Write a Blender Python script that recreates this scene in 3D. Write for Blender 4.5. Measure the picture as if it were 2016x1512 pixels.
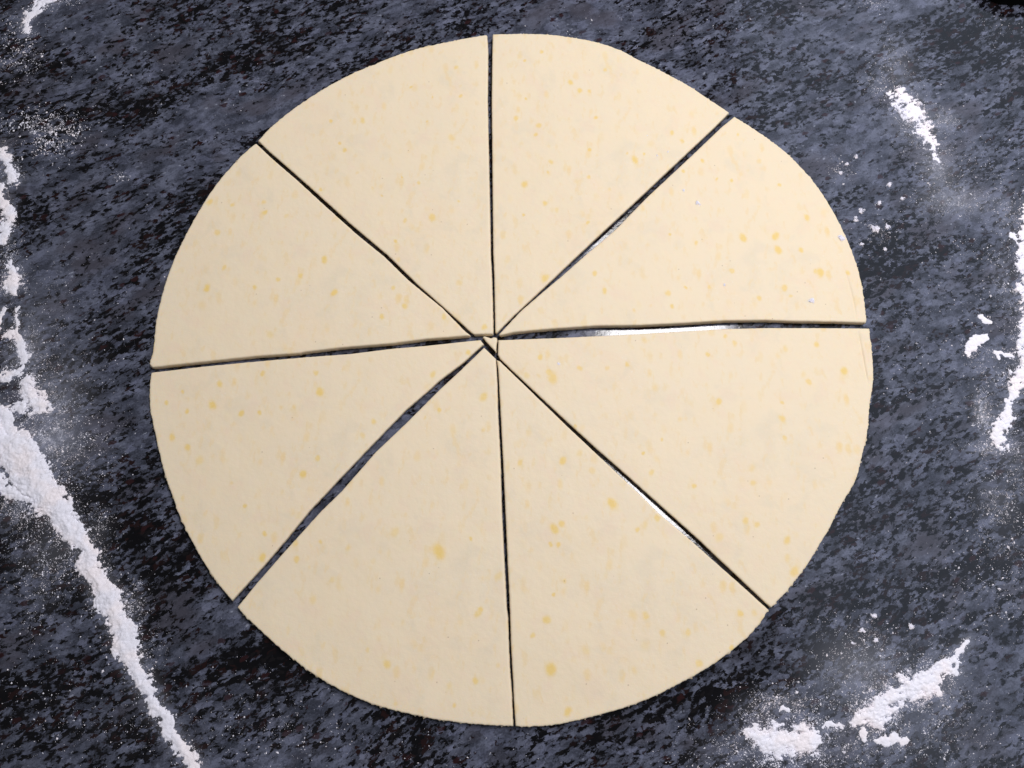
import bpy, math, random
import numpy as np
from mathutils import Vector, Matrix
from mathutils.geometry import delaunay_2d_cdt

scene = bpy.context.scene
for o in list(bpy.data.objects):
    bpy.data.objects.remove(o)

# ------------------------------------------------------------------ camera
TILT = math.radians(15.5)          # phone held over the board, leaning a little forward
CAM_H = 0.2975                     # lens height over the stone
F_PX = 1456.0                      # 26 mm equivalent on a 2016 px wide picture
T = 0.0034                         # dough thickness

cam_data = bpy.data.cameras.new("camera")
cam_data.lens = 26.0
cam_data.sensor_width = 36.0
cam_data.clip_start = 0.01
cam_data.clip_end = 50.0
cam = bpy.data.objects.new("camera", cam_data)
cam.location = (0, 0, CAM_H)
cam.rotation_euler = (TILT, 0, 0)
scene.collection.objects.link(cam)
scene.camera = cam

ct, st = math.cos(TILT), math.sin(TILT)


def ray(u, v):
    x, y = (u - 1008) / F_PX, -(v - 756) / F_PX
    return Vector((x, y * ct + st, y * st - ct))


def at(u, v, z=0.0):
    """photo pixel -> point on the horizontal plane z (metres)"""
    d = ray(u, v)
    k = (CAM_H - z) / -d.z
    return (d.x * k, d.y * k)


# ------------------------------------------------------------------ world and lamps
world = bpy.data.worlds.new("World")
scene.world = world
world.use_nodes = True
bg = world.node_tree.nodes["Background"]
bg.inputs[0].default_value = (0.90, 0.95, 1.0, 1)
bg.inputs[1].default_value = 0.055


def bounce(u, v, z):
    """where the mirror ray at a photo pixel on the polished stone meets height z"""
    d = ray(u, v)
    p = at(u, v)
    k = z / -d.z
    return Vector((p[0] + d.x * k, p[1] + d.y * k, z))


def area_lamp(name, loc, sx, sy, power, color, rot=(0, 0, 0)):
    l = bpy.data.lights.new(name, 'AREA')
    l.shape = 'RECTANGLE'
    l.size, l.size_y = sx, sy
    l.energy = power
    l.color = color
    o = bpy.data.objects.new(name, l)
    o.location = loc
    o.rotation_euler = rot
    scene.collection.objects.link(o)
    return o


# ceiling panel: its mirror image is what glares in the three right-hand cuts
LZ = 0.86
pc = bounce(1322, 735, LZ)
w = (bounce(1448, 735, LZ) - bounce(1196, 735, LZ)).length
h = (bounce(1322, 438, LZ) - bounce(1322, 1040, LZ)).length
area_lamp("ceiling_panel", pc, w, h, 9.15, (1.0, 0.975, 0.985), (0, 0, math.radians(5)))
# added overhead fill lamp, gives the right-hand stone its soft bluish sheen
area_lamp("right_sheen_fill", (1.05, 0.42, 1.0), 1.15, 1.7, 5.4, (0.66, 0.77, 1.0))

scene.view_settings.view_transform = 'Standard'
scene.view_settings.look = 'None'
scene.view_settings.exposure = 0.0
scene.view_settings.gamma = 1.0
scene.render.resolution_x = 1024
scene.render.resolution_y = 768
scene.render.engine = 'CYCLES'


# ------------------------------------------------------------------ helpers
def tag(o, label=None, cat=None, group=None, kind=None):
    if label: o["label"] = label
    if cat: o["category"] = cat
    if group: o["group"] = group
    if kind: o["kind"] = kind
    return o


def link(name, me, mat, parent=None):
    o = bpy.data.objects.new(name, me)
    if mat: me.materials.append(mat)
    scene.collection.objects.link(o)
    if parent: o.parent = parent
    return o


def mesh_np(name, verts, faces, smooth=True):
    """verts (n,3) float, faces (m,k) int with constant k"""
    me = bpy.data.meshes.new(name)
    verts = np.ascontiguousarray(verts, dtype=np.float32)
    faces = np.ascontiguousarray(faces, dtype=np.int32)
    m, k = faces.shape
    me.vertices.add(len(verts)); me.vertices.foreach_set("co", verts.ravel())
    me.loops.add(m * k); me.loops.foreach_set("vertex_index", faces.ravel())
    me.polygons.add(m)
    me.polygons.foreach_set("loop_start", np.arange(0, m * k, k, dtype=np.int32))
    me.polygons.foreach_set("use_smooth", np.full(m, smooth, dtype=bool))
    me.update(calc_edges=True)
    me.validate()
    return me


def hash2(ix, iy, seed):
    h = (ix.astype(np.int64) * 374761393 + iy.astype(np.int64) * 668265263 + seed * 2147483647 + 1013904223) & 0xFFFFFFFF
    h = ((h ^ (h >> 13)) * 1274126177) & 0xFFFFFFFF
    h = ((h ^ (h >> 16)) * 2246822519) & 0xFFFFFFFF
    return ((h ^ (h >> 15)) & 0xFFFFFF) / float(0xFFFFFF)


def vnoise(x, y, seed=0):
    ix, iy = np.floor(x).astype(int), np.floor(y).astype(int)
    fx, fy = x - ix, y - iy
    fx, fy = fx * fx * (3 - 2 * fx), fy * fy * (3 - 2 * fy)
    a, b = hash2(ix, iy, seed), hash2(ix + 1, iy, seed)
    c, d = hash2(ix, iy + 1, seed), hash2(ix + 1, iy + 1, seed)
    return (a * (1 - fx) + b * fx) * (1 - fy) + (c * (1 - fx) + d * fx) * fy


def fbm(x, y, oct=4, seed=0, gain=0.55):
    s, amp, tot = 0, 1.0, 0
    for i in range(oct):
        s = s + amp * vnoise(x * 2 ** i + 17.3 * i, y * 2 ** i - 9.1 * i, seed + i * 31)
        tot += amp
        amp *= gain
    return s / tot


def seg_dist(px, py, a, b):
    """distance to segment and position along it"""
    dx, dy = b[0] - a[0], b[1] - a[1]
    L2 = dx * dx + dy * dy + 1e-12
    t = np.clip(((px - a[0]) * dx + (py - a[1]) * dy) / L2, 0, 1)
    return np.hypot(px - a[0] - t * dx, py - a[1] - t * dy), t


class NT:
    def __init__(self, name):
        self.m = bpy.data.materials.new(name)
        self.m.use_nodes = True
        self.t = self.m.node_tree
        self.b = self.t.nodes["Principled BSDF"]

    def n(self, typ, **kw):
        nd = self.t.nodes.new(typ)
        for k, v in kw.items():
            if k.startswith("i_"):
                key = k[2:]
                key = int(key) if key.isdigit() else key.replace("_", " ")
                self.put(nd.inputs[key], v)
            else:
                setattr(nd, k, v)
        return nd

    def put(self, sock, v):
        if hasattr(v, "is_output") or isinstance(v, bpy.types.NodeSocket):
            self.t.links.new(v, sock)
        else:
            sock.default_value = v

    def math(self, op, a, b=0.0, clamp=False):
        nd = self.n("ShaderNodeMath", operation=op, use_clamp=clamp)
        self.put(nd.inputs[0], a); self.put(nd.inputs[1], b)
        return nd.outputs[0]

    def noise(self, vec, scale, detail=3, rough=0.55, dist=0.0):
        nd = self.n("ShaderNodeTexNoise")
        self.put(nd.inputs["Vector"], vec)
        nd.inputs["Scale"].default_value = scale
        nd.inputs["Detail"].default_value = detail
        nd.inputs["Roughness"].default_value = rough
        nd.inputs["Distortion"].default_value = dist
        return nd

    def vor(self, vec, scale, feature='F1'):
        nd = self.n("ShaderNodeTexVoronoi", feature=feature)
        self.put(nd.inputs["Vector"], vec)
        nd.inputs["Scale"].default_value = scale
        return nd

    def step(self, x, lo, hi, a=0.0, b=1.0):
        nd = self.n("ShaderNodeMapRange", interpolation_type='SMOOTHSTEP')
        self.put(nd.inputs[0], x)
        self.put(nd.inputs[1], lo); self.put(nd.inputs[2], hi)
        self.put(nd.inputs[3], a); self.put(nd.inputs[4], b)
        return nd.outputs[0]

    def mix(self, f, a, b):
        nd = self.n("ShaderNodeMix", data_type='RGBA')
        self.put(nd.inputs[0], f)
        for s, v in ((nd.inputs[6], a), (nd.inputs[7], b)):
            self.put(s, v if isinstance(v, bpy.types.NodeSocket) else (*v, 1))
        return nd.outputs[2]

    def vadd(self, a, b, scale=None):
        if scale is not None:
            sc = self.n("ShaderNodeVectorMath", operation='SCALE')
            self.put(sc.inputs[0], b); sc.inputs[3].default_value = scale
            b = sc.outputs[0]
        nd = self.n("ShaderNodeVectorMath", operation='ADD')
        self.put(nd.inputs[0], a); self.put(nd.inputs[1], b)
        return nd.outputs[0]


# ------------------------------------------------------------------ materials
def granite():
    g = NT("polished_granite")
    co = g.n("ShaderNodeTexCoord").outputs["Object"]
    # slow bend of the foliation, then stretch along it
    bend = g.noise(co, 9.0, 1, 0.5)
    c1 = g.vadd(co, g.vadd(bend.outputs["Color"], (-.5, -.5, -.5)), 0.016)
    mp = g.n("ShaderNodeMapping")
    g.put(mp.inputs[0], c1)
    mp.inputs["Rotation"].default_value = (0, 0, math.radians(-27))
    st_ = g.n("ShaderNodeMapping")
    g.put(st_.inputs[0], mp.outputs[0])
    st_.inputs["Scale"].default_value = (0.60, 1.05, 1.0)
    v = st_.outputs[0]
    fine = g.noise(v, 700, 3, 0.6)
    vj = g.vadd(v, g.vadd(fine.outputs["Color"], (-.5, -.5, -.5)), 0.0022)
    lg = g.n("ShaderNodeMapping")
    g.put(lg.inputs[0], mp.outputs[0])
    lg.inputs["Scale"].default_value = (0.32, 1.0, 1.0)
    big = g.noise(lg.outputs[0], 34, 3, 0.6).outputs["Fac"]
    mid = g.noise(lg.outputs[0], 150, 3, 0.6).outputs["Fac"]
    cell = g.vor(vj, 820)
    rnd = g.n("ShaderNodeSeparateColor"); g.put(rnd.inputs[0], cell.outputs["Color"])
    cell2 = g.vor(vj, 340)
    rnd2 = g.n("ShaderNodeSeparateColor"); g.put(rnd2.inputs[0], cell2.outputs["Color"])
    # dark mica: patches of dark grains, denser in bands
    sm = g.noise(vj, 440, 4, 0.66).outputs["Fac"]
    d = g.math('ADD', g.math('MULTIPLY', g.math('SUBTRACT', big, 0.5), 1.2),
               g.math('MULTIPLY', g.math('SUBTRACT', mid, 0.5), 0.55))
    d = g.math('ADD', d, g.math('MULTIPLY', g.math('SUBTRACT', sm, 0.5), 1.15))
    d = g.math('ADD', d, g.math('MULTIPLY', g.math('SUBTRACT', rnd.outputs[0], 0.5), 0.34))
    d = g.math('ADD', d, g.math('MULTIPLY', g.math('SUBTRACT', rnd2.outputs[0], 0.5), 0.16))
    wide = g.noise(v, 8.5, 2, 0.5).outputs["Fac"]
    d = g.math('ADD', d, g.math('MULTIPLY', g.math('SUBTRACT', wide, 0.50), 0.35))
    dark = g.step(d, 0.035, 0.105)
    half = g.step(d, -0.12, 0.07)
    # feldspar: blue-grey, some paler and some warmer crystals
    fel = g.mix(g.step(g.noise(vj, 150, 4, 0.6).outputs["Fac"], 0.36, 0.66), (0.033, 0.037, 0.053), (0.122, 0.133, 0.184))
    fel = g.mix(g.step(rnd2.outputs[1], 0.55, 1.0, 0, 0.42), fel, (0.158, 0.172, 0.255))
    fel = g.mix(g.step(rnd.outputs[1], 0.45, 0.0, 0, 0.5), fel, (0.024, 0.026, 0.038))
    gr = g.noise(co, 1500, 2, 0.7).outputs["Fac"]
    fel = g.mix(g.step(gr, 0.5, 0.75, 0, 0.45), fel, (0.13, 0.14, 0.19))
    fel = g.mix(g.step(gr, 0.5, 0.28, 0, 0.5), fel, (0.020, 0.021, 0.030))
    fel = g.mix(g.step(g.noise(v, 60, 2).outputs["Fac"], 0.52, 0.68, 0, 0.6), fel, (0.062, 0.057, 0.072))
    pale = g.math('MULTIPLY', g.step(rnd2.outputs[1], 0.86, 0.97), g.step(g.noise(vj, 90, 3).outputs["Fac"], 0.5, 0.68))
    fel = g.mix(g.math('MULTIPLY', pale, 0.65), fel, (0.17, 0.18, 0.25))
    spark = g.math('MULTIPLY', g.step(rnd.outputs[2], 0.965, 0.985), g.step(cell.outputs["Distance"], 0.4, 0.15))
    fel = g.mix(g.math('MULTIPLY', spark, 0.75), fel, (0.28, 0.30, 0.37))
    fel = g.mix(g.math('MULTIPLY', half, 0.6), fel, (0.022, 0.023, 0.030))
    drk = g.mix(g.math('MULTIPLY', g.step(rnd2.outputs[2], 0.72, 0.86), g.step(rnd.outputs[2], 0.3, 0.5)), (0.0035, 0.0032, 0.0042), (0.014, 0.0058, 0.0060))
    drk = g.mix(g.step(rnd.outputs[1], 0.7, 0.9, 0, 0.4), drk, (0.013, 0.011, 0.012))
    col = g.mix(dark, fel, drk)
    gar = g.math('MULTIPLY', g.step(rnd2.outputs[0], 0.93, 0.95), g.step(cell2.outputs["Distance"], 0.42, 0.30))
    col = g.mix(g.math('MULTIPLY', gar, 0.8), col, (0.024, 0.008, 0.009))
    # film of flour left on the polish
    da = g.n("ShaderNodeAttribute", attribute_name="dust").outputs["Fac"]
    pat = g.noise(co, 420, 5, 0.7).outputs["Fac"]
    spk = g.noise(co, 2100, 2, 0.6).outputs["Fac"]
    lvl = g.math('ADD', g.math('MULTIPLY', pat, 0.65), g.math('MULTIPLY', spk, 0.35))
    thr = g.math('SUBTRACT', 0.78, g.math('MULTIPLY', da, 0.42))
    film = g.step(lvl, thr, g.math('ADD', thr, 0.20))
    film = g.math('MULTIPLY', film, g.step(da, 0.0, 0.25), True)
    film = g.math('ADD', g.math('MULTIPLY', film, 0.62), g.math('MULTIPLY', g.math('MULTIPLY', da, da), 0.32), True)
    col = g.mix(film, col, (0.66, 0.67, 0.77))
    g.put(g.b.inputs["Base Color"], col)
    sm2 = g.noise(co, 14, 3).outputs["Fac"]
    r = g.math('ADD', 0.055, g.math('MULTIPLY', sm2, 0.07))
    r = g.math('ADD', r, g.math('MULTIPLY', film, 0.8), True)
    g.put(g.b.inputs["Roughness"], r)
    g.b.inputs["IOR"].default_value = 1.5
    bp = g.n("ShaderNodeBump")
    bp.inputs["Strength"].default_value = 0.12
    bp.inputs["Distance"].default_value = 0.0002
    g.put(bp.inputs["Height"], g.noise(vj, 500, 3, 0.6).outputs["Fac"])
    g.put(g.b.inputs["Normal"], bp.outputs[0])
    return g.m


def dough_mat():
    g = NT("raw_butter_dough")
    co = g.n("ShaderNodeTexCoord").outputs["Object"]
    base = (0.808, 0.680, 0.490)
    col = g.mix(g.step(g.noise(co, 45, 3, 0.6).outputs["Fac"], 0.38, 0.64, 0, 0.75), base, (0.795, 0.678, 0.500))
    # faint warm and grey clouding
    col = g.mix(g.step(g.noise(co, 22, 4, 0.6, 0.4).outputs["Fac"], 0.50, 0.72, 0, 0.55), col, (0.81, 0.655, 0.462))
    mp = g.n("ShaderNodeMapping"); g.put(mp.inputs[0], co)
    mp.inputs["Scale"].default_value = (1.5, 0.8, 1)
    blot = g.noise(mp.outputs[0], 210, 3, 0.55, 0.3).outputs["Fac"]
    vf = g.vor(g.vadd(mp.outputs[0], g.vadd(g.noise(co, 300, 2).outputs["Color"], (-.5, -.5, -.5)), 0.003), 120)
    rf = g.n("ShaderNodeSeparateColor"); g.put(rf.inputs[0], vf.outputs["Color"])
    sml = g.math('MULTIPLY', g.step(vf.outputs["Distance"], 0.34, 0.10), g.step(rf.outputs[1], 0.45, 1.0))
    col = g.mix(g.math('MULTIPLY', sml, 0.8), col, (0.80, 0.60, 0.29))
    grey = g.step(g.noise(co, 75, 4, 0.6, 0.5).outputs["Fac"], 0.52, 0.70, 0, 0.6)
    col = g.mix(grey, col, (0.735, 0.635, 0.475))
    pink = g.step(g.noise(g.vadd(co, (3.1, 1.7, 0.4)), 95, 3, 0.6, 0.4).outputs["Fac"], 0.54, 0.70, 0, 0.5)
    col = g.mix(pink, col, (0.80, 0.64, 0.475))
    col = g.mix(g.step(blot, 0.545, 0.72, 0, 0.65), col, (0.79, 0.62, 0.36))
    fl = g.n("ShaderNodeAttribute", attribute_name="fleck").outputs["Fac"]
    fln = g.math('MULTIPLY', fl, g.step(g.noise(co, 900, 3, 0.6).outputs["Fac"], 0.2, 0.55, 0.75, 1.08))
    col = g.mix(g.math('MULTIPLY', fln, 0.95, True), col, (0.80, 0.585, 0.215))
    # pinhead bran specks
    vs = g.vor(co, 260)
    rv = g.n("ShaderNodeSeparateColor"); g.put(rv.inputs[0], vs.outputs["Color"])
    spk = g.math('MULTIPLY', g.step(vs.outputs["Distance"], 0.085, 0.05), g.step(rv.outputs[0], 0.80, 0.82))
    col = g.mix(g.math('MULTIPLY', spk, 0.5), col, (0.34, 0.22, 0.12))
    fd = g.math('MULTIPLY', g.step(g.noise(co, 1100, 3, 0.65).outputs["Fac"], 0.58, 0.75), g.step(g.noise(co, 28, 3).outputs["Fac"], 0.42, 0.68))
    col = g.mix(g.math('MULTIPLY', fd, 0.4), col, (0.84, 0.80, 0.76))
    g.put(g.b.inputs["Base Color"], col)
    g.b.inputs["Roughness"].default_value = 0.55
    g.b.inputs["Specular IOR Level"].default_value = 0.25
    g.b.inputs["Subsurface Weight"].default_value = 0.12
    g.b.inputs["Subsurface Radius"].default_value = (0.0016, 0.0009, 0.0004)
    g.b.inputs["Subsurface Scale"].default_value = 1.0
    bp = g.n("ShaderNodeBump")
    bp.inputs["Strength"].default_value = 0.2
    bp.inputs["Distance"].default_value = 0.0006
    hgt = g.math('ADD', g.noise(co, 380, 4, 0.6).outputs["Fac"], g.math('MULTIPLY', g.noise(co, 70, 3, 0.5).outputs["Fac"], 2.5))
    g.put(bp.inputs["Height"], hgt)
    g.put(g.b.inputs["Normal"], bp.outputs[0])
    return g.m


def flour_mat():
    g = NT("white_flour")
    co = g.n("ShaderNodeTexCoord").outputs["Object"]
    col = g.mix(g.step(g.noise(co, 90, 3).outputs["Fac"], 0.4, 0.65), (0.84, 0.83, 0.91), (0.90, 0.84, 0.87))
    g.put(g.b.inputs["Base Color"], col)
    g.b.inputs["Roughness"].default_value = 0.95
    g.b.inputs["Specular IOR Level"].default_value = 0.05
    bp = g.n("ShaderNodeBump")
    bp.inputs["Strength"].default_value = 0.22
    bp.inputs["Distance"].default_value = 0.0003
    g.put(bp.inputs["Height"], g.noise(co, 1500, 4, 0.7).outputs["Fac"])
    g.put(g.b.inputs["Normal"], bp.outputs[0])
    return g.m


def black_mat():
    g = NT("black_plastic")
    co = g.n("ShaderNodeTexCoord").outputs["Object"]
    g.put(g.b.inputs["Base Color"], g.mix(g.noise(co, 200).outputs["Fac"], (0.004, 0.004, 0.005), (0.009, 0.009, 0.010)))
    g.b.inputs["Roughness"].default_value = 0.85
    g.b.inputs["Specular IOR Level"].default_value = 0.1
    return g.m


M_GRANITE, M_DOUGH, M_FLOUR, M_BLACK = granite(), dough_mat(), flour_mat(), black_mat()

# ------------------------------------------------------------------ flour layout (photo pixels: x, y, half width)
STREAKS = {
 "left": [
  [(-40, 835, 60), (20, 882, 54), (60, 930, 48), (100, 985, 40), (135, 1040, 29), (165, 1085, 24), (190, 1130, 24), (212, 1180, 31),
   (233, 1220, 28), (250, 1270, 23), (270, 1320, 21), (300, 1375, 19), (325, 1420, 16), (350, 1460, 15), (385, 1515, 14), (400, 1545, 13)],
  [(-20, 790, 14), (5, 812, 20), (20, 845, 22)],
  [(-20, 945, 22), (15, 960, 18), (50, 975, 14)]],
 "left_arm": [
  [(52, 752, 11), (62, 775, 20), (72, 795, 22), (98, 803, 12)], [(62, 795, 16), (30, 806, 10)],
  [(-6, 742, 9), (18, 735, 9), (38, 724, 10), (46, 705, 8), (42, 682, 6), (36, 662, 6)], [(36, 662, 6), (20, 660, 8)], [(40, 690, 5), (30, 640, 5), (38, 612, 4)]],
 "left_knot": [[(18, 518, 8), (27, 540, 13), (26, 560, 17), (22, 578, 9)], [(4, 612, 5), (0, 645, 7)]],
 "left_edge": [
  [(2, 288, 8), (6, 310, 11), (12, 332, 15), (24, 350, 14), (38, 353, 7)], [(12, 395, 9), (14, 425, 12), (12, 452, 10), (8, 475, 8)],
  [(0, 360, 9), (6, 395, 7)]],
 "top_left": [[(118, -4, 5), (98, 4, 8), (78, 10, 11), (64, 22, 8), (54, 36, 7), (46, 50, 6), (52, 66, 5)]],
 "upper_right": [[(1752, 184, 6), (1772, 194, 14), (1790, 210, 16), (1803, 235, 12), (1818, 260, 12), (1830, 279, 11), (1838, 292, 5)], [(1841, 304, 4), (1848, 314, 5), (1856, 322, 3)]],
 "right_edge": [
  [(2024, 400, 9), (2020, 450, 10), (2022, 520, 15), (2026, 600, 20), (2026, 660, 18), (2022, 715, 22), (2008, 750, 16), (1993, 782, 8), (1983, 810, 13), (1975, 835, 15), (1964, 866, 16)],
  [(1996, 463, 6), (2004, 480, 5)]],
 "lower_right": [
  [(1908, 1262, 5), (1893, 1276, 6), (1884, 1292, 5), (1868, 1312, 13), (1846, 1327, 13), (1820, 1342, 24), (1795, 1355, 23), (1766, 1374, 20), (1735, 1392, 25), (1702, 1412, 18), (1680, 1417, 10)],
  [(1884, 1310, 8), (1890, 1322, 5)], [(1700, 1438, 8), (1706, 1450, 6)], [(1732, 1458, 6), (1750, 1464, 8), (1776, 1458, 6)], [(1848, 1352, 5), (1852, 1368, 4)]],
 "bottom_right": [
  [(1476, 1441, 8), (1500, 1452, 17), (1530, 1462, 24), (1560, 1462, 21), (1590, 1450, 24), (1607, 1446, 12)], [(1488, 1432, 6), (1492, 1440, 8)],
  [(1538, 1402, 4), (1552, 1402, 4)], [(1525, 1430, 5), (1542, 1431, 5)], [(1625, 1432, 4), (1650, 1432, 7), (1656, 1440, 5)]],
}
# x, y, rx, ry, film, grains
DUST = [
 (105, 265, 52, 38, .15, 520), (60, 245, 60, 25, .1, 160), (30, 90, 55, 75, .12, 260), (40, 130, 40, 30, .1, 120), (125, 8, 35, 16, .1, 90), (240, 347, 14, 8, .2, 60),
 (10, 510, 22, 60, .25, 420), (60, 640, 70, 110, .38, 420), (50, 690, 40, 60, .6, 420), (110, 790, 60, 90, .60, 620), (95, 865, 70, 50, .62, 700), (150, 905, 60, 60, .35, 420),
 (30, 1000, 50, 40, .45, 700), (105, 1085, 60, 60, .42, 600), (85, 1140, 40, 80, .28, 320), (190, 1050, 25, 40, .4, 260), (262, 1195, 22, 34, .45, 330), (290, 1275, 25, 30, .2, 110),
 (215, 1430, 110, 60, .12, 150), (80, 1370, 90, 120, .08, 110), (440, 1420, 110, 80, .10, 130), (600, 1440, 90, 50, .14, 120),
 (1765, 130, 40, 75, .50, 240), (1725, 165, 22, 26, .35, 150), (1800, 235, 50, 60, .62, 620), (1860, 235, 36, 28, .55, 160), (1845, 330, 36, 60, .62, 300), (1880, 395, 75, 35, .62, 360), (1725, 5, 22, 14, .2, 110),
 (1728, 455, 36, 26, .2, 160), (1655, 335, 22, 28, .25, 110), (1900, 320, 70, 50, .25, 180), (1985, 420, 36, 60, .40, 330), (1985, 560, 30, 80, .4, 300), (1958, 735, 40, 60, .35, 380), (1935, 815, 18, 40, .70, 300),
 (1950, 885, 50, 14, .5, 300), (2000, 900, 40, 60, .4, 300), (1965, 985, 45, 50, .40, 420), (1985, 1060, 40, 60, .22, 220), (1940, 1150, 70, 70, .15, 160), (1840, 730, 120, 120, .12, 140),
 (1700, 1255, 55, 36, .20, 230), (1690, 1310, 80, 50, .55, 330), (1725, 1360, 90, 50, .40, 420), (1850, 1340, 36, 50, .45, 320), (1790, 1440, 90, 50, .30, 520), (1690, 1450, 50, 50, .25, 330), (1850, 1440, 110, 70, .22, 330),
 (1545, 1385, 50, 22, .45, 520), (1500, 1400, 50, 30, .35, 220), (1470, 1460, 45, 40, .35, 330), (1440, 1490, 80, 40, .30, 360), (1580, 1495, 60, 28, .32, 560), (1620, 1480, 50, 40, .2, 280),
 (1960, 60, 36, 36, .1, 40), (1800, 1200, 150, 120, .08, 110), (1900, 550, 110, 140, .12, 160), (850, 1480, 200, 30, .06, 50), (330, 180, 230, 130, .05, 110), (1300, 40, 350, 40, .04, 70), (250, 640, 80, 200, .05, 40),
]
streak_world = {k: [[(*at(x, y), r * 0.000205 * (0.77 if k == 'left' else 0.84 if k in ('lower_right', 'bottom_right') else 0.95)) for x, y, r in pl] for pl in pls] for k, pls in STREAKS.items()}

# ------------------------------------------------------------------ granite counter (structure)
def build_counter():
    x0, x1, y0, y1, s = -0.30, 0.30, -0.09, 0.33, 0.002
    nx, ny = int(round((x1 - x0) / s)) + 1, int(round((y1 - y0) / s)) + 1
    X, Y = np.meshgrid(np.linspace(x0, x1, nx), np.linspace(y0, y1, ny))
    D = np.zeros_like(X)
    for (px, py, rx, ry, film, gr) in DUST:
        cx, cy = at(px, py)
        q = ((X - cx) / (rx * 0.000205)) ** 2 + ((Y - cy) / (ry * 0.000205)) ** 2
        D = np.maximum(D, film * np.exp(-0.5 * q)) + 0.25 * np.minimum(D, film * np.exp(-0.5 * q))
    for pls in streak_world.values():
        for pl in pls:
            for a, b in zip(pl[:-1], pl[1:]):
                d, t = seg_dist(X, Y, a, b)
                rad = a[2] + (b[2] - a[2]) * t
                D = np.maximum(D, 0.55 * np.exp(-(np.maximum(d - rad, 0) / (0.0035)) ** 1.2))
    verts = np.stack([X.ravel(), Y.ravel(), np.zeros(X.size)], 1)
    idx = np.arange(nx * ny).reshape(ny, nx)
    faces = np.stack([idx[:-1, :-1], idx[:-1, 1:], idx[1:, 1:], idx[1:, :-1]], -1).reshape(-1, 4)
    # a slab around and under the finely divided middle
    X0, X1, Y0, Y1, Z = -0.65, 0.65, -0.26, 0.48, -0.03
    ext = [(X0, Y0, 0), (X1, Y0, 0), (X1, Y1, 0), (X0, Y1, 0), (X0, Y0, Z), (X1, Y0, Z), (X1, Y1, Z), (X0, Y1, Z)]
    n = len(verts)
    verts = np.vstack([verts, ext])
    c = [idx[0, 0], idx[0, -1], idx[-1, -1], idx[-1, 0]]
    e = list(range(n, n + 8))
    rim = [(e[0], e[1], c[1], c[0]), (e[1], e[2], c[2], c[1]), (e[2], e[3], c[3], c[2]), (e[3], e[0], c[0], c[3])]
    side = [(e[4], e[5], e[1], e[0]), (e[5], e[6], e[2], e[1]), (e[6], e[7], e[3], e[2]), (e[7], e[4], e[0], e[3]), (e[7], e[6], e[5], e[4])]
    me = mesh_np("countertop", verts, np.vstack([faces, rim, side]), smooth=False)
    at_ = me.attributes.new("dust", 'FLOAT', 'POINT')
    at_.data.foreach_set("value", np.concatenate([np.clip(D, 0, 1).ravel(), np.zeros(8)]).astype(np.float32))
    tag(link("countertop", me, M_GRANITE), "dark blue-grey speckled polished granite worktop under the dough", "worktop", kind="structure")


build_counter()

# ------------------------------------------------------------------ dough wedges
# outline (photo pixels of the top edges): cut edge to the tip, the tip, cut edge back out; then the rolled rim
W = {}
W["A"] = dict(cut=[(1436, 221), (1408, 249), (1341, 312), (1241, 406), (1136, 504), (1075, 562), (1008, 624), (978, 655), (975, 655), (973, 540), (971, 500), (969, 300), (968, 200), (969, 110), (970, 67)],
  rim=[(970, 67), (1008, 66), (1058, 66), (1091, 68), (1120, 72), (1155, 78), (1191, 87), (1225, 100), (1258, 117), (1291, 133), (1325, 151), (1358, 169), (1391, 191), (1436, 221)],
  label="dough wedge with a blunt wide rim, right beside the straight vertical cut")
W["B"] = dict(cut=[(1706, 635), (1640, 633), (1560, 632), (1508, 630), (1425, 631), (1345, 636), (1258, 640), (1175, 641), (1100, 646), (1050, 650), (1010, 654), (984, 660), (982, 658), (1025, 612), (1075, 569), (1107, 542), (1151, 503), (1208, 455), (1275, 387), (1368, 300), (1420, 250), (1446, 229)],
  rim=[(1446, 229), (1480, 250), (1512, 272), (1545, 297), (1579, 330), (1612, 370), (1635, 405), (1659, 450), (1680, 500), (1692, 537), (1702, 587), (1707, 635)],
  label="dough wedge with white flour crumbs on top and a short crease by its rim")
W["C"] = dict(cut=[(1518, 1196), (1508, 1188), (1465, 1147), (1418, 1103), (1375, 1062), (1312, 1006), (1262, 961), (1215, 919), (1175, 884), (1118, 832), (1060, 778), (1008, 729), (984, 706), (980, 698), (981, 669), (1008, 668), (1090, 665), (1175, 661), (1258, 657), (1340, 652), (1425, 647), (1510, 645), (1600, 645), (1712, 646)],
  rim=[(1712, 646), (1717, 687), (1720, 721), (1720, 751), (1716, 781), (1712, 805), (1709, 847), (1702, 881), (1694, 914), (1686, 945), (1672, 970), (1659, 990), (1648, 1012), (1635, 1038), (1619, 1065), (1599, 1098), (1579, 1126), (1555, 1158), (1518, 1197)],
  label="dough wedge with a long curved crease along its rim")
W["D"] = dict(cut=[(1015, 1431), (1012, 1385), (1010, 1340), (1006, 1270), (1004, 1205), (999, 1100), (995, 1008), (990, 900), (985, 804), (981, 730), (978, 708), (984, 711), (1008, 734), (1060, 784), (1118, 840), (1170, 889), (1215, 931), (1262, 975), (1298, 1011), (1353, 1057), (1409, 1107), (1460, 1152), (1514, 1201)],
  rim=[(1514, 1201), (1500, 1223), (1485, 1241), (1468, 1259), (1435, 1286), (1391, 1317), (1341, 1345), (1291, 1370), (1241, 1390), (1191, 1405), (1141, 1418), (1091, 1428), (1051, 1431), (1015, 1431)],
  label="dough wedge with one bright oval butter fleck near its rim")
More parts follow.
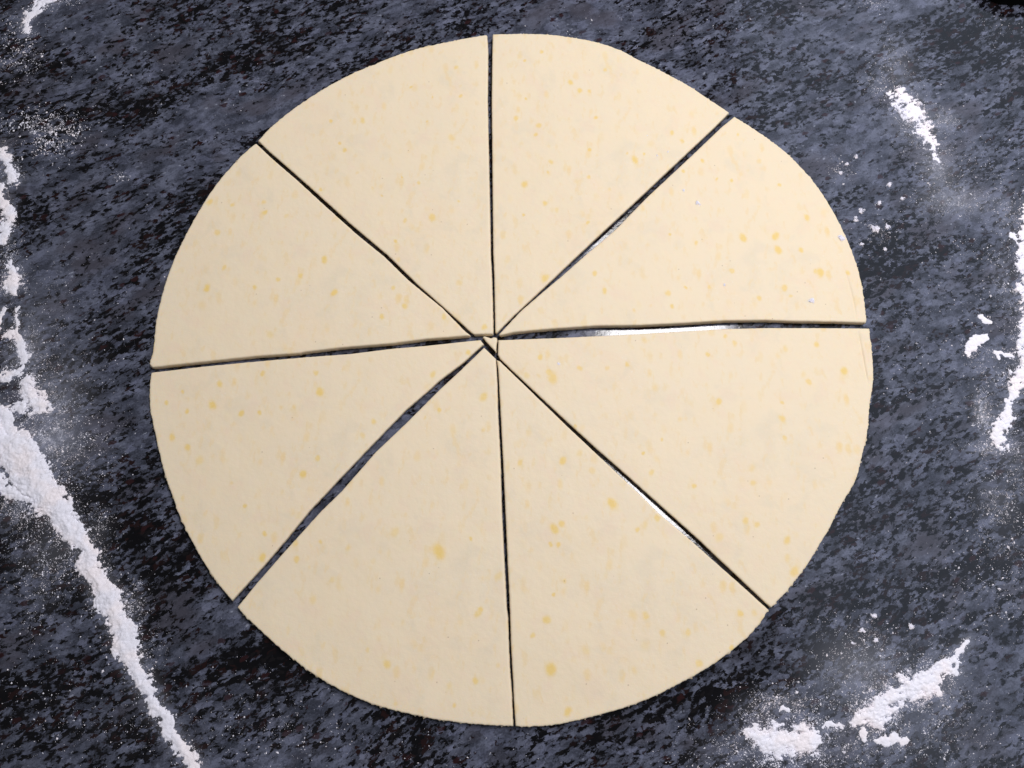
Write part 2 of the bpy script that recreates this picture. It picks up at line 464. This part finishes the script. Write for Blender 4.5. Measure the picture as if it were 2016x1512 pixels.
W["E"] = dict(cut=[(466, 1196), (505, 1148), (555, 1091), (592, 1050), (629, 1009), (673, 966), (739, 890), (799, 833), (866, 766), (906, 729), (953, 684), (976, 706), (979, 760), (980, 804), (985, 904), (988, 1008), (993, 1108), (997, 1191), (1000, 1221), (1003, 1308), (1007, 1361), (1010, 1430)],
  rim=[(1010, 1430), (954, 1428), (904, 1423), (854, 1416), (804, 1406), (764, 1396), (737, 1388), (704, 1375), (664, 1356), (637, 1341), (604, 1319), (571, 1294), (537, 1265), (504, 1234), (484, 1215), (466, 1196)],
  label="dough wedge with one single large yellow butter fleck amid its plain surface")
W["F"] = dict(cut=[(297, 733), (350, 727), (400, 721), (504, 711), (597, 703), (690, 696), (771, 686), (840, 680), (905, 673), (933, 670), (946, 669), (952, 677), (914, 712), (864, 750), (840, 772), (800, 806), (767, 840), (734, 874), (671, 940), (609, 1006), (560, 1066), (520, 1113), (488, 1148), (456, 1183)],
  rim=[(456, 1183), (437, 1160), (417, 1133), (390, 1090), (367, 1047), (350, 1010), (343, 990), (330, 953), (320, 921), (312, 888), (305, 857), (298, 824), (294, 797), (294, 764), (297, 733)],
  label="dough wedge between the widest dark gap and the cut to the ragged rim notch")
W["G"] = dict(cut=[(504, 282), (537, 313), (587, 356), (637, 402), (704, 462), (756, 504), (804, 551), (871, 606), (917, 653), (926, 660), (914, 661), (880, 664), (840, 667), (771, 676), (671, 684), (597, 693), (590, 695), (504, 701), (400, 712), (299, 723)],
  rim=[(298, 723), (294, 712), (298, 701), (302, 677), (305, 644), (310, 614), (318, 581), (328, 547), (341, 513), (348, 497), (367, 458), (387, 422), (408, 387), (433, 352), (467, 314), (488, 294), (504, 282)],
  label="dough wedge between the thinnest cut and the cut to the ragged rim notch")
W["H"] = dict(cut=[(959, 69), (961, 100), (960, 200), (963, 333), (966, 500), (968, 540), (970, 600), (971, 657), (933, 658), (927, 654), (880, 611), (821, 559), (764, 503), (687, 438), (611, 369), (554, 319), (530, 298), (508, 277)],
  rim=[(508, 277), (520, 263), (537, 246), (571, 218), (604, 195), (637, 174), (671, 155), (704, 139), (737, 126), (762, 115), (790, 105), (821, 95), (871, 84), (921, 74), (959, 68)],
  label="dough wedge between the thinnest cut and the straight vertical cut")

FLECKS = """898,133,6 809,171,4 907,189,5 852,191,3 714,237,7 652,238,5 678,296,5 669,282,4 901,290,5f 851,428,9 797,434,5 824,360,4 791,349,3 752,385,3 841,239,3 792,110,4
734,370,4f 704,340,4f 519,398,6 522,418,6 564,425,5f 889,270,8f 632,373,4 903,396,3 779,475,4 1016,233,6 1066,102,5 1033,120,4 1191,138,5 1123,162,7 1141,178,6 1160,179,5 1173,232,5
1035,194,4 1061,247,7 1055,265,5 1323,262,6 1343,278,5 1281,283,10f 1250,315,9 1235,302,4 1268,303,4 1160,295,5 1085,319,6 1078,339,4 1159,349,5 1135,357,6f 1033,363,8 1073,400,6 1096,413,6f
1031,423,4 1453,265,3 1383,316,5 1346,337,5 1411,352,4 1440,355,4 1458,343,5f 1463,468,9 1371,478,5 1319,462,4 1495,317,6f 1276,398,5f 1158,438,4 1200,373,5f 1073,547,9 1171,538,6 1190,573,6
1315,577,7 1323,603,5 1441,533,6 1495,587,6 1396,565,4 1350,566,4 1281,602,4f 1248,611,4f 1064,704,6 1142,725,6 1088,744,11 1080,734,7 1061,739,5f 1036,739,7f 1234,717,5 1290,764,9f 1428,662,5
1447,676,6 1393,698,5 1415,791,7 1270,671,6f 1108,907,8 1024,911,6 1166,927,7f 1141,892,7f 1205,991,10 1283,931,6 1293,904,7f 1266,892,4 1366,957,5 1303,865,4 1481,921,8f 1483,951,6 1133,839,4
1196,724,5f 1338,826,6f 1615,536,8 1605,534,6 1669,537,6 1544,567,7 1557,582,4 1607,678,6 1662,731,8 1547,686,6f 1592,752,6 1582,737,7f 1540,825,8 1545,862,5 1540,793,4 1687,886,10f 1532,700,7f
1589,428,7 1527,465,9 1532,492,9 1577,492,6 1535,364,4 639,511,8 592,543,6 548,550,5 658,576,8 797,603,6 752,624,6 774,567,5 784,512,6f 874,624,6 954,644,6 904,557,7f 622,734,6 630,771,9 517,736,6
736,830,6 852,737,7 864,807,5 836,822,4f 952,781,9 951,846,5f 597,933,8 625,902,6 532,659,8f 511,812,5 579,801,5f 714,857,6f 554,802,5f 922,694,6 407,567,8 442,527,6 501,566,5 432,756,7 328,793,5
360,771,4 418,797,9 368,810,5 475,814,6 339,861,7 369,881,7 393,906,9f 360,981,6f 482,996,4 397,600,10f 457,951,4f 413,398,7 457,404,5 428,458,7 582,1070,6 584,1101,6 631,1066,4 609,1116,4f
654,1141,6f 864,1086,14 777,1048,9f 927,1061,4 941,1208,7 946,1200,5 762,1308,8 724,1280,4f 936,1341,6 894,1388,4 779,1385,5f 981,1135,8f 686,1078,7f 517,1098,8 521,1051,5 616,1181,8f 981,1310,5f
884,1351,7f 734,1105,6f 1091,1041,9 1106,1031,7 1085,1072,5 1100,1073,5 1294,1020,7 1270,1033,7f 1255,1043,5 1111,1144,5 1090,1171,4 1076,1220,8 1048,1251,5 1271,1212,7 1246,1211,9f 1304,1246,6
1270,1271,10f 1153,1281,9f 1355,1245,6 1458,1207,6 1485,1206,6f 1376,1306,7 1085,1318,11 1118,1401,8 1248,1320,7f 1468,1025,7 1490,1033,6 1416,1058,9f 1441,1276,5 1550,1063,8 1550,1098,7f 1564,1125,9""".split()
flecks = []
for s in FLECKS:
    faint = s.endswith("f")
    a, b, r = s.rstrip("f").split(",")
    flecks.append((*at(float(a), float(b), T), float(r) * 0.000205, (0.30 if faint else 0.68) + 0.22 * abs(math.sin(float(a) * 12.9898 + float(b) * 78.233)) + (0.12 if float(r) >= 8 and not faint else 0)))

CREASES = [  # grooves pressed into the dough by the rolling pin's edge: photo pixels, depth in mm
    ([(1663, 530), (1672, 560), (1682, 600), (1687, 632)], 0.30),
    ([(1690, 652), (1697, 690), (1704, 730), (1708, 752)], 0.50),
    ([(1690, 915), (1682, 950), (1672, 972)], 0.22),
]
creases = [([at(x, y, T) for x, y in pl], d) for pl, d in CREASES]


def resample(pts, step):
    out = [pts[0]]
    for a, b in zip(pts[:-1], pts[1:]):
        L = math.dist(a, b)
        n = max(1, int(round(L / step)))
        for i in range(1, n + 1):
            t = i / n
            out.append((a[0] + (b[0] - a[0]) * t, a[1] + (b[1] - a[1]) * t))
    return out


def catmull(pts, k=6):
    P = [pts[0]] + list(pts) + [pts[-1]]
    out = []
    for i in range(1, len(P) - 2):
        p0, p1, p2, p3 = (np.array(P[j]) for j in (i - 1, i, i + 1, i + 2))
        for s in range(k):
            t = s / k
            out.append(tuple(0.5 * ((2 * p1) + (-p0 + p2) * t + (2 * p0 - 5 * p1 + 4 * p2 - p3) * t * t + (-p0 + 3 * p1 - 3 * p2 + p3) * t ** 3)))
    out.append(tuple(pts[-1]))
    return out


def inside(poly, x, y):
    c = np.zeros(x.shape, bool)
    j = len(poly) - 1
    for i in range(len(poly)):
        xi, yi = poly[i]; xj, yj = poly[j]
        cond = (yi > y) != (yj > y)
        c ^= cond & (x < (xj - xi) * (y - yi) / (yj - yi + 1e-15) + xi)
        j = i
    return c


def build_piece(name, key, poly, wob, rimflag, seed, label, cat, group=None, thick=T, z0=0.0, soft=0.0007):
    """poly: closed outline in metres, counter-clockwise; a slab with softened upper edge, rough walls and butter flecks"""
    poly = np.array(poly)
    n = len(poly)
    nxt, prv = np.roll(poly, -1, 0), np.roll(poly, 1, 0)
    tan = nxt - prv
    tan /= np.linalg.norm(tan, axis=1)[:, None] + 1e-12
    nor = np.stack([tan[:, 1], -tan[:, 0]], 1)      # outward for ccw
    s = np.arange(n)
    jag = (fbm(poly[:, 0] * 900, poly[:, 1] * 900, 3, seed) - 0.5) * 2
    tooth = np.maximum(fbm(poly[:, 0] * 1600, poly[:, 1] * 1600, 2, seed + 5) - 0.60, 0) * 2.2
    poly = poly + nor * (jag * np.where(rimflag, 0.00022, 0.00009) * wob + np.where(rimflag, tooth * 0.0010, 0) * wob)[:, None]
    A, B = poly, np.roll(poly, -1, 0)

    def bdist(x, y):
        d = np.full(x.shape, 1e9)
        for a, b in zip(A, B):
            d = np.minimum(d, seg_dist(x, y, a, b)[0])
        return d

    # interior points
    lo, hi = poly.min(0), poly.max(0)
    pts = []
    g = 0.0022
    gx, gy = np.meshgrid(np.arange(lo[0], hi[0], g), np.arange(lo[1], hi[1], g))
    rr = np.random.RandomState(seed)
    gx = gx.ravel() + rr.uniform(-.4, .4, gx.size) * g
    gy = gy.ravel() + rr.uniform(-.4, .4, gy.size) * g
    pts.append(np.stack([gx, gy, np.zeros(gx.size), np.full(gx.size, 0.0013)], 1))
    for off in (0.00018, 0.00042, 0.0008, 0.0013):
        q = poly - nor * off
        pts.append(np.stack([q[:, 0], q[:, 1], np.zeros(n), np.full(n, off * 0.93)], 1))
    fl = []
    for (fx, fy, r, amp) in flecks:
        if not (lo[0] < fx < hi[0] and lo[1] < fy < hi[1]):
            continue
        ang0 = rr.uniform(0, 6.28)
        el = rr.uniform(1.0, 1.6); ea = rr.uniform(-0.5, 0.5) + 1.57
        wobs = rr.uniform(0.75, 1.25, 12)
        fl.append((fx, fy, 0, 0.0003))
        for rad in (0.35, 0.65, 0.95, 1.25, 1.55):
            for k in range(12):
                th = ang0 + k * math.tau / 12
                R = r * rad * (0.85 + 0.15 * wobs[k])
                fl.append((fx + R * math.cos(th), fy + R * math.sin(th), 0, 0.0003))
    if fl: pts.append(np.array(fl))
    for pl, dep in creases:
        cp = resample(catmull(pl), 0.0005)
        for off in (-0.0009, -0.0005, -0.00022, 0, 0.00022, 0.0005, 0.0009):
            c = np.array(cp); tt = np.gradient(c, axis=0); tt /= np.linalg.norm(tt, axis=1)[:, None]
            q = c + np.stack([tt[:, 1], -tt[:, 0]], 1) * off
            pts.append(np.stack([q[:, 0], q[:, 1], np.zeros(len(q)), np.full(len(q), 0.0004)], 1))
    pts = np.vstack(pts)
    ok = inside(poly, pts[:, 0], pts[:, 1])
    pts = pts[ok]
    d = bdist(pts[:, 0], pts[:, 1])
    pts = pts[d >= pts[:, 3]]
    vin = [Vector((x * 1000, y * 1000)) for x, y in poly] + [Vector((p[0] * 1000, p[1] * 1000)) for p in pts]
    edges = [(i, (i + 1) % n) for i in range(n)]
    vo, eo, fo, ov, oe, of = delaunay_2d_cdt(vin, edges, [], 1, 1e-5)
    V = np.array([(v.x / 1000, v.y / 1000) for v in vo])
    fw = np.zeros(len(V))
    jx = V[:, 0] + (fbm(V[:, 0] * 700, V[:, 1] * 700, 2, 7) - .5) * 0.0009
    jy = V[:, 1] + (fbm(V[:, 0] * 700, V[:, 1] * 700, 2, 8) - .5) * 0.0009
    for (fx, fy, r, amp) in flecks:
        el, ea = 1.0 + 0.45 * abs(math.sin(fx * 7919)), 1.57 + 0.6 * math.sin(fy * 6421)
        dx, dy = jx - fx, jy - fy
        u = (dx * math.cos(ea) + dy * math.sin(ea)) / el ** 0.5
        v = (-dx * math.sin(ea) + dy * math.cos(ea)) * el ** 0.5
        q = np.clip((1.40 - np.hypot(u, v) / r) / (0.95 if amp > 0.5 else 1.25), 0, 1)
        fw = np.maximum(fw, amp * q * q * (3 - 2 * q))
    newid = {}
    for j, o in enumerate(ov):
        for i in o: newid[i] = j
    db = bdist(V[:, 0], V[:, 1])
    x = np.clip(db / soft, 0, 1)
    drop = 0.0006 * (1 - np.sqrt(1 - (1 - x) ** 2))
    wav = (fbm(V[:, 0] * 45, V[:, 1] * 45, 3, 77) - 0.5) * 0.00055
    z = z0 + thick - drop + wav * np.clip(db / 0.004, 0.3, 1)
    for pl, dep in creases:
        cp = catmull(pl)
        dc = np.full(len(V), 1e9); tl = np.zeros(len(V))
        for i, (a, b) in enumerate(zip(cp[:-1], cp[1:])):
            q, t = seg_dist(V[:, 0], V[:, 1], a, b)
            m = q < dc
            dc = np.where(m, q, dc); tl = np.where(m, (i + t) / (len(cp) - 1), tl)
        z -= dep * 0.001 * np.exp(-(dc / 0.00042) ** 2) * np.sin(np.pi * np.clip(tl, 0.06, 0.94)) ** 0.6
    verts = [np.column_stack([V, z])]
    faces = [tuple(f) for f in fo]
    ring0 = [newid[i] for i in range(n)]
    base = len(V)
    zt = z[ring0]
    levels = [(0.62, 0.00018, 0.9), (0.30, 0.00012, 1.0), (0.10, -0.00006, 1.2), (0.0, -0.00025, 1.4)]
    prev = ring0
    for li, (f, out, nz) in enumerate(levels):
        nn = (fbm(poly[:, 0] * 1100 + li * 3.1, poly[:, 1] * 1100, 3, seed + 40 + li) - 0.5) * 2
        und = np.clip(nor @ np.array([-0.72, -0.69]) - 0.55, 0, 1) * 2.2 * ~rimflag * 0.0013 * (1 - f)
        und2 = np.clip(nor @ np.array([0.70, -0.71]) - 0.6, 0, 1) * 2.5 * ~rimflag * 0.0005 * (1 - f)
        lean = np.clip(nor @ np.array([0.0, -1.0]) - 0.88, 0, 1) * 8.0 * ~rimflag * 0.00055 * (1 - f)
        q = V[ring0] + nor * (lean + out + nn * 0.00016 * nz - und - und2)[:, None]
        verts.append(np.column_stack([q, z0 + (zt - z0) * f]))
        ring = list(range(base, base + n)); base += n
        for i in range(n):
            j = (i + 1) % n
            faces.append((prev[j], prev[i], ring[i], ring[j]))
        prev = ring
    faces.append(tuple(reversed(prev)))
    verts = np.vstack(verts)
    org = np.array([poly[:, 0].mean(), poly[:, 1].mean(), z0])
    me = bpy.data.meshes.new(name)
    me.from_pydata([tuple(v) for v in (verts - org)], [], faces)
    me.polygons.foreach_set("use_smooth", np.ones(len(me.polygons), bool))
    a_ = me.attributes.new("fleck", 'FLOAT', 'POINT')
    a_.data.foreach_set("value", np.concatenate([fw, np.zeros(len(verts) - len(fw))]).astype(np.float32))
    me.update()
    o = link(name, me, M_DOUGH)
    o.location = org
    tag(o, label, cat, group)
    return o


def ccw(p):
    a = sum(p[i][0] * p[(i + 1) % len(p)][1] - p[(i + 1) % len(p)][0] * p[i][1] for i in range(len(p)))
    return a > 0


for si, (key, wd) in enumerate(W.items()):
    cut = resample([at(x, y, T) for x, y in wd["cut"]], 0.0006)
    rim = resample(catmull([at(x, y, T) for x, y in wd["rim"]]), 0.0005)
    poly = cut[:-1] + rim[:-1]
    flag = np.array([False] * (len(cut) - 1) + [True] * (len(rim) - 1))
    if not ccw(poly):
        poly = poly[::-1]; flag = flag[::-1]
    build_piece("dough_wedge", key, poly, 1.0, flag, 100 + si * 7, wd["label"], "dough", "wedges of one cut dough round")

# the scrap torn off where the cuts cross
scrap = resample([at(x, y, 0.003) for x, y in [(950, 664), (953, 662), (961, 664), (967, 666), (972, 664), (978, 665), (979, 671), (977, 680), (976, 693), (966, 683), (957, 673), (950, 664)]], 0.0004)[:-1]
if not ccw(scrap): scrap = scrap[::-1]
build_piece("dough_scrap", "scrap", scrap, 1.0, np.zeros(len(scrap), bool), 300, "tiny triangular dough scrap where all the cuts meet", "dough scrap", thick=0.0034, soft=0.0008)

# ------------------------------------------------------------------ flour
def grains_mesh(P, size, rs):
    """irregular flattened grains: P (n,3) base points, size (n,)"""
    n = len(P)
    octa = np.array([(1, 0, 0), (0, 1, 0), (-1, 0, 0), (0, -1, 0), (0, 0, 1), (0, 0, -.3)], float)
    F = np.array([(0, 1, 4), (1, 2, 4), (2, 3, 4), (3, 0, 4), (1, 0, 5), (2, 1, 5), (3, 2, 5), (0, 3, 5)])
    v = octa[None] * rs.uniform(0.55, 1.35, (n, 6, 1))
    th = rs.uniform(0, 6.283, n); c, s = np.cos(th), np.sin(th)
    el = rs.uniform(0.65, 1.4, n)
    x, y = v[..., 0] * el[:, None], v[..., 1] / el[:, None]
    X = x * c[:, None] - y * s[:, None]; Y = x * s[:, None] + y * c[:, None]
    V = np.stack([X, Y, v[..., 2] * 0.8 + 0.2], -1) * size[:, None, None] + P[:, None, :]
    return V.reshape(-1, 3), (F[None] + (np.arange(n) * 6)[:, None, None]).reshape(-1, 3)


def streak(key, name, label, seed, grain_n, rag=1.0, warp=1.0):
    pls = streak_world[key]
    allp = np.array([p for pl in pls for p in pl])
    m = 0.004
    s = 0.00024
    x0, y0 = allp[:, 0].min() - allp[:, 2].max() - m, allp[:, 1].min() - allp[:, 2].max() - m
    x1, y1 = allp[:, 0].max() + allp[:, 2].max() + m, allp[:, 1].max() + allp[:, 2].max() + m
    X, Y = np.meshgrid(np.arange(x0, x1, s), np.arange(y0, y1, s))
    S = np.full(X.shape, -9.0); RAD = np.zeros(X.shape)
    wx = X + (fbm(X * 130, Y * 130, 3, seed + 1) - .5) * 0.006 * warp
    wy = Y + (fbm(X * 130, Y * 130, 3, seed + 2) - .5) * 0.006 * warp
    for pl in pls:
        for a, b in zip(pl[:-1], pl[1:]):
            d, t = seg_dist(wx, wy, a, b)
            r = a[2] + (b[2] - a[2]) * t
            v = 1 - d / r
            k = v > S
            S = np.where(k, v, S); RAD = np.where(k, r, RAD)
    # combed, crumbly edges; the comb runs with the sweep of the hand
    ca, sa = math.cos(math.radians(22)), math.sin(math.radians(22))
    U, Vv = X * ca + Y * sa, -X * sa + Y * ca
    comb = fbm(U * 260, Vv * 900, 4, seed + 3) - 0.5
    crumb = fbm(X * 900, Y * 900, 4, seed + 4, 0.65) - 0.5
    low = fbm(X * 230, Y * 230, 3, seed + 5) - 0.5
    w_mm = np.clip(0.0042 / np.maximum(RAD, 1e-4), 0.6, 1.7)
    E = S + (0.8 * comb + 0.9 * crumb + 0.7 * low) * w_mm * rag
    E = np.where(S < -1.2, -9, E)
    lump = fbm(X * 330, Y * 330, 3, seed + 9)
    Hh = np.sqrt(np.clip(E, 0, 1.2)) * np.minimum(RAD * 0.24, 0.0016) * (0.6 + 0.7 * lump) + crumb * 0.00011 + comb * 0.00009
    Hh = np.where(E > 0, np.maximum(Hh, 0.00008), 0)
    Hh = np.where(E > 0, np.maximum(Hh, 0.0), -0.00005)
    use = (E[:-1, :-1] > 0) | (E[:-1, 1:] > 0) | (E[1:, :-1] > 0) | (E[1:, 1:] > 0)
    cnt = (E[:-1, :-1] > 0).astype(int) + (E[:-1, 1:] > 0) + (E[1:, :-1] > 0) + (E[1:, 1:] > 0)
    use = cnt >= 2
    idx = np.arange(X.size).reshape(X.shape)
    Q = np.stack([idx[:-1, :-1], idx[:-1, 1:], idx[1:, 1:], idx[1:, :-1]], -1)[use]
    ids, inv = np.unique(Q.ravel(), return_inverse=True)
    rs = np.random.RandomState(seed)
    PX = X.ravel()[ids] + rs.uniform(-.3, .3, len(ids)) * s
    PY = Y.ravel()[ids] + rs.uniform(-.3, .3, len(ids)) * s
    V = np.stack([PX, PY, Hh.ravel()[ids]], 1)
    Q = inv.reshape(-1, 4)
    T3 = np.vstack([Q[:, [0, 1, 2]], Q[:, [0, 2, 3]]])
    # loose grains shed along the edge
    prob = np.exp(-np.clip(-E, 0, 9) / 0.55) * (E < 0.25) * (S > -2.5)
    clus = fbm(X * 420, Y * 420, 3, seed + 8)
    prob = prob * np.clip((clus - 0.38) * 4, 0.05, 1.5)
    p = prob.ravel() / prob.sum()
    pick = rs.choice(X.size, grain_n, p=p)
    P = np.stack([X.ravel()[pick] + rs.uniform(-s, s, grain_n), Y.ravel()[pick] + rs.uniform(-s, s, grain_n), np.maximum(Hh.ravel()[pick], 0)], 1)
    size = np.clip(rs.lognormal(math.log(0.00009), 0.6, grain_n), 0.00006, 0.00042)
    gv, gf = grains_mesh(P, size, rs)
    me = mesh_np(name, np.vstack([V, gv]), np.vstack([T3, gf + len(V)]))
    me.polygons.foreach_set('use_smooth', np.arange(len(me.polygons)) < len(T3))
    o = link(name, me, M_FLOUR)
    tag(o, label, "flour", kind="stuff")
    return o


streak("left", "flour_streak", "long thick ridge of white flour running diagonally, wide at one end", 11, 3600, 0.85, 1)
streak("left_arm", "flour_streak", "branching crooked patch of white flour just above the long ridge", 22, 1800, 1.5, 1)
streak("left_knot", "flour_streak", "small oval knot of white flour near the granite's left side", 33, 800, 1.4, 0.8)
streak("left_edge", "flour_streak", "two stubby flour patches beside the speckled flour scatter", 44, 900, 1.7, 1)
streak("top_left", "flour_streak", "thin hooked line of flour in the darkest granite corner", 55, 500, 1.8, 0.7)
streak("upper_right", "flour_streak", "short crumbly flour streak with a dusty halo", 66, 2600, 3.0, 1)
streak("right_edge", "flour_streak", "bright thick flour band ending in a blunt tapering foot", 77, 2200, 1.4, 0.7)
streak("lower_right", "flour_streak", "fluffy straight slanting bar of flour in several clumps", 88, 3000, 1.5, 0.9)
streak("bottom_right", "flour_streak", "short fat bow-shaped pile of flour", 99, 2600, 1.35, 0.9)

# fine scatter over the stone
rs = np.random.RandomState(5)
PP = []; SZ = []
for (px, py, rx, ry, film, cnt) in DUST:
    cx, cy = at(px, py)
    k = cnt * 5
    x = cx + rs.normal(0, 0.75, k) * rx * 0.000205
    y = cy + rs.normal(0, 0.75, k) * ry * 0.000205
    clus = fbm(x * 380, y * 380, 3, 71)
    fine = fbm(x * 1300, y * 1300, 2, 72)
    sc = clus * 0.6 + fine * 0.4 + rs.uniform(0, 0.08, k)
    sel = np.argsort(-sc)[:int(cnt * 2.6)]
    PP.append(np.stack([x[sel], y[sel], np.zeros(len(sel))], 1))
    SZ.append(np.clip(rs.lognormal(math.log(0.00007 if film > .16 else (0.00012 if cnt > 150 else 0.00008)), 0.62, len(sel)), 0.00004, 0.00060))
P = np.vstack(PP); S_ = np.concatenate(SZ)
gv, gf = grains_mesh(P, S_, rs)
me = mesh_np("flour_dusting", gv, gf, False)
tag(link("flour_dusting", me, M_FLOUR), "fine sprinkling of white flour grains over the dark granite", "flour dust", kind="stuff")


def lump(u, v, r, z, label, seed, group):
    """one crumbly lump of flour: several fused grains"""
    rs = np.random.RandomState(seed)
    n = 110
    R = r * 0.000205
    cx, cy = at(u, v, z)
    k3 = rs.normal(0, 0.42, (4, 2)) * R
    own = rs.choice(4, n, p=[.5, .25, .15, .10])
    X = k3[own, 0] + rs.normal(0, 0.26, n) * R
    Y = k3[own, 1] + rs.normal(0, 0.26, n) * R
    rad = np.hypot(X, Y)
    hz = np.clip(1 - (rad / R) ** 2, 0, 1) * R * 0.22
    loose = np.where(rad > R * 0.9, 0.6, 1.0)
    gv, gf = grains_mesh(np.stack([X, Y, hz * rs.uniform(0.1, 1, n)], 1), rs.uniform(0.10, 0.30, n) * R * loose, rs)
    gv[:, 2] = np.maximum(gv[:, 2], -0.00002)
    o = link("flour_lump", mesh_np("flour_lump", gv, gf, False), M_FLOUR)
    o.location = (cx, cy, z)
    tag(o, label, "flour lump", group)


k = 0
SPECIAL = {(1723, 450): "biggest of the loose flour lumps beside the dough, double and crumbly",
           (1752, 364): "lone oval flour lump between the dusty streak and the loose lumps",
           (1685, 308): "flour lump at the outer end of the faint sprinkled trail near the dough",
           (1794, 1233): "bright flour lump standing apart above the slanting flour bar",
           (1373, 400): "white oblong flour crumb on the dough close beside the gleaming slanted cut",
           (1656, 470): "pale flour smear right on the rim of a dough wedge",
           (1597, 591): "round white flour crumb on the dough just above the widest gleaming cut"}
for (u, v, r) in [(1752, 364, 6), (1685, 308, 5), (1654, 340, 5), (1666, 323, 5), (1776, 392, 5), (1732, 400, 6), (1696, 417, 7), (1686, 432, 6), (1723, 450, 10), (1749, 449, 7), (1697, 481, 5), (1741, 490, 5)]:
    lump(u, v, r, 0, SPECIAL.get((u, v), "little white flour lump in the loose group beside the dough rim"), 500 + k, "flour lumps beside the dough"); k += 1
for (u, v, r) in [(1720, 1212, 6), (1794, 1233, 7), (1699, 1240, 6), (1725, 1261, 5), (1678, 1267, 4)]:
    lump(u, v, r, 0, SPECIAL.get((u, v), "little flour lump in the small cluster near the slanting flour bar"), 530 + k, "flour lumps near the slanting bar"); k += 1
for (u, v, r) in [(1373, 400, 6), (1346, 376, 5), (1597, 591, 7), (1656, 470, 8), (1426, 561, 3), (1583, 478, 3)]:
    lump(u, v, r, T - 0.0001, SPECIAL.get((u, v), "tiny flour speck on the dough wedge with the short crease"), 560 + k, "flour crumbs on the dough"); k += 1
lump(1100, 717, 5, T - 0.0001, "single flour crumb on the dough wedge with the long rim crease", 601, None)
for (u, v, r) in [(1315, 299, 4), (1294, 307, 4), (1274, 267, 2)]:
    lump(u, v, r, T - 0.0001, "tiny flour crumb on the dough wedge with the blunt wide rim", 610 + k, "flour crumbs on the blunt wedge"); k += 1
streak_world["clump"] = [[(*at(x, y), r * 0.000205) for x, y, r in [(1940, 664, 6), (1925, 668, 9), (1915, 680, 10), (1906, 698, 6)]]]
streak("clump", "flour_clump", "single ragged chunk of packed flour alone on the granite", 111, 120, 0.8, 0.3)
streak_world["clump2"] = [[(*at(x, y), r * 0.000205) for x, y, r in [(1932, 624, 5), (1940, 632, 6), (1950, 634, 4)]]]
streak("clump2", "flour_clump", "small flour flake right above the packed flour chunk", 112, 60, 0.8, 0.3)
streak_world["clump3"] = [[(*at(x, y), r * 0.000205) for x, y, r in [(1962, 694, 6), (1968, 704, 4)]], [(*at(x, y), r * 0.000205) for x, y, r in [(1970, 694, 3), (1994, 700, 4)]]]
streak("clump3", "flour_clump", "small flour flake between the packed chunk and the bright band", 113, 90, 1.2, 0.3)

# ------------------------------------------------------------------ black thing at the corner of the worktop
def corner_tray():
    import bmesh
    bm = bmesh.new()
    a = at(1936, -19, 0.006)
    # rounded-corner slab lying beyond the top right corner
    pts = []
    cx, cy, wx, wy, r = a[0] + 0.09, a[1] + 0.055 - 0.003, 0.088, 0.055, 0.012
    for (sx, sy, a0) in ((1, 1, 0), (-1, 1, 90), (-1, -1, 180), (1, -1, 270)):
        for i in range(9):
            t = math.radians(a0 + i * 11.25)
            pts.append((cx + sx * (wx - r) + r * math.cos(t), cy + sy * (wy - r) + r * math.sin(t)))
    lo = [bm.verts.new((x, y, 0.0)) for x, y in pts]
    hi = [bm.verts.new((x, y, 0.008)) for x, y in pts]
    n = len(pts)
    for i in range(n):
        bm.faces.new((lo[i], lo[(i + 1) % n], hi[(i + 1) % n], hi[i]))
    top = bm.faces.new(hi)
    bm.faces.new(list(reversed(lo)))
    bmesh.ops.bevel(bm, geom=list(top.edges), offset=0.0025, segments=3, affect='EDGES')
    me = bpy.data.meshes.new("tray"); bm.to_mesh(me); bm.free()
    tag(link("tray", me, M_BLACK), "black edge of something flat lying on the granite's far corner", "tray")


corner_tray()
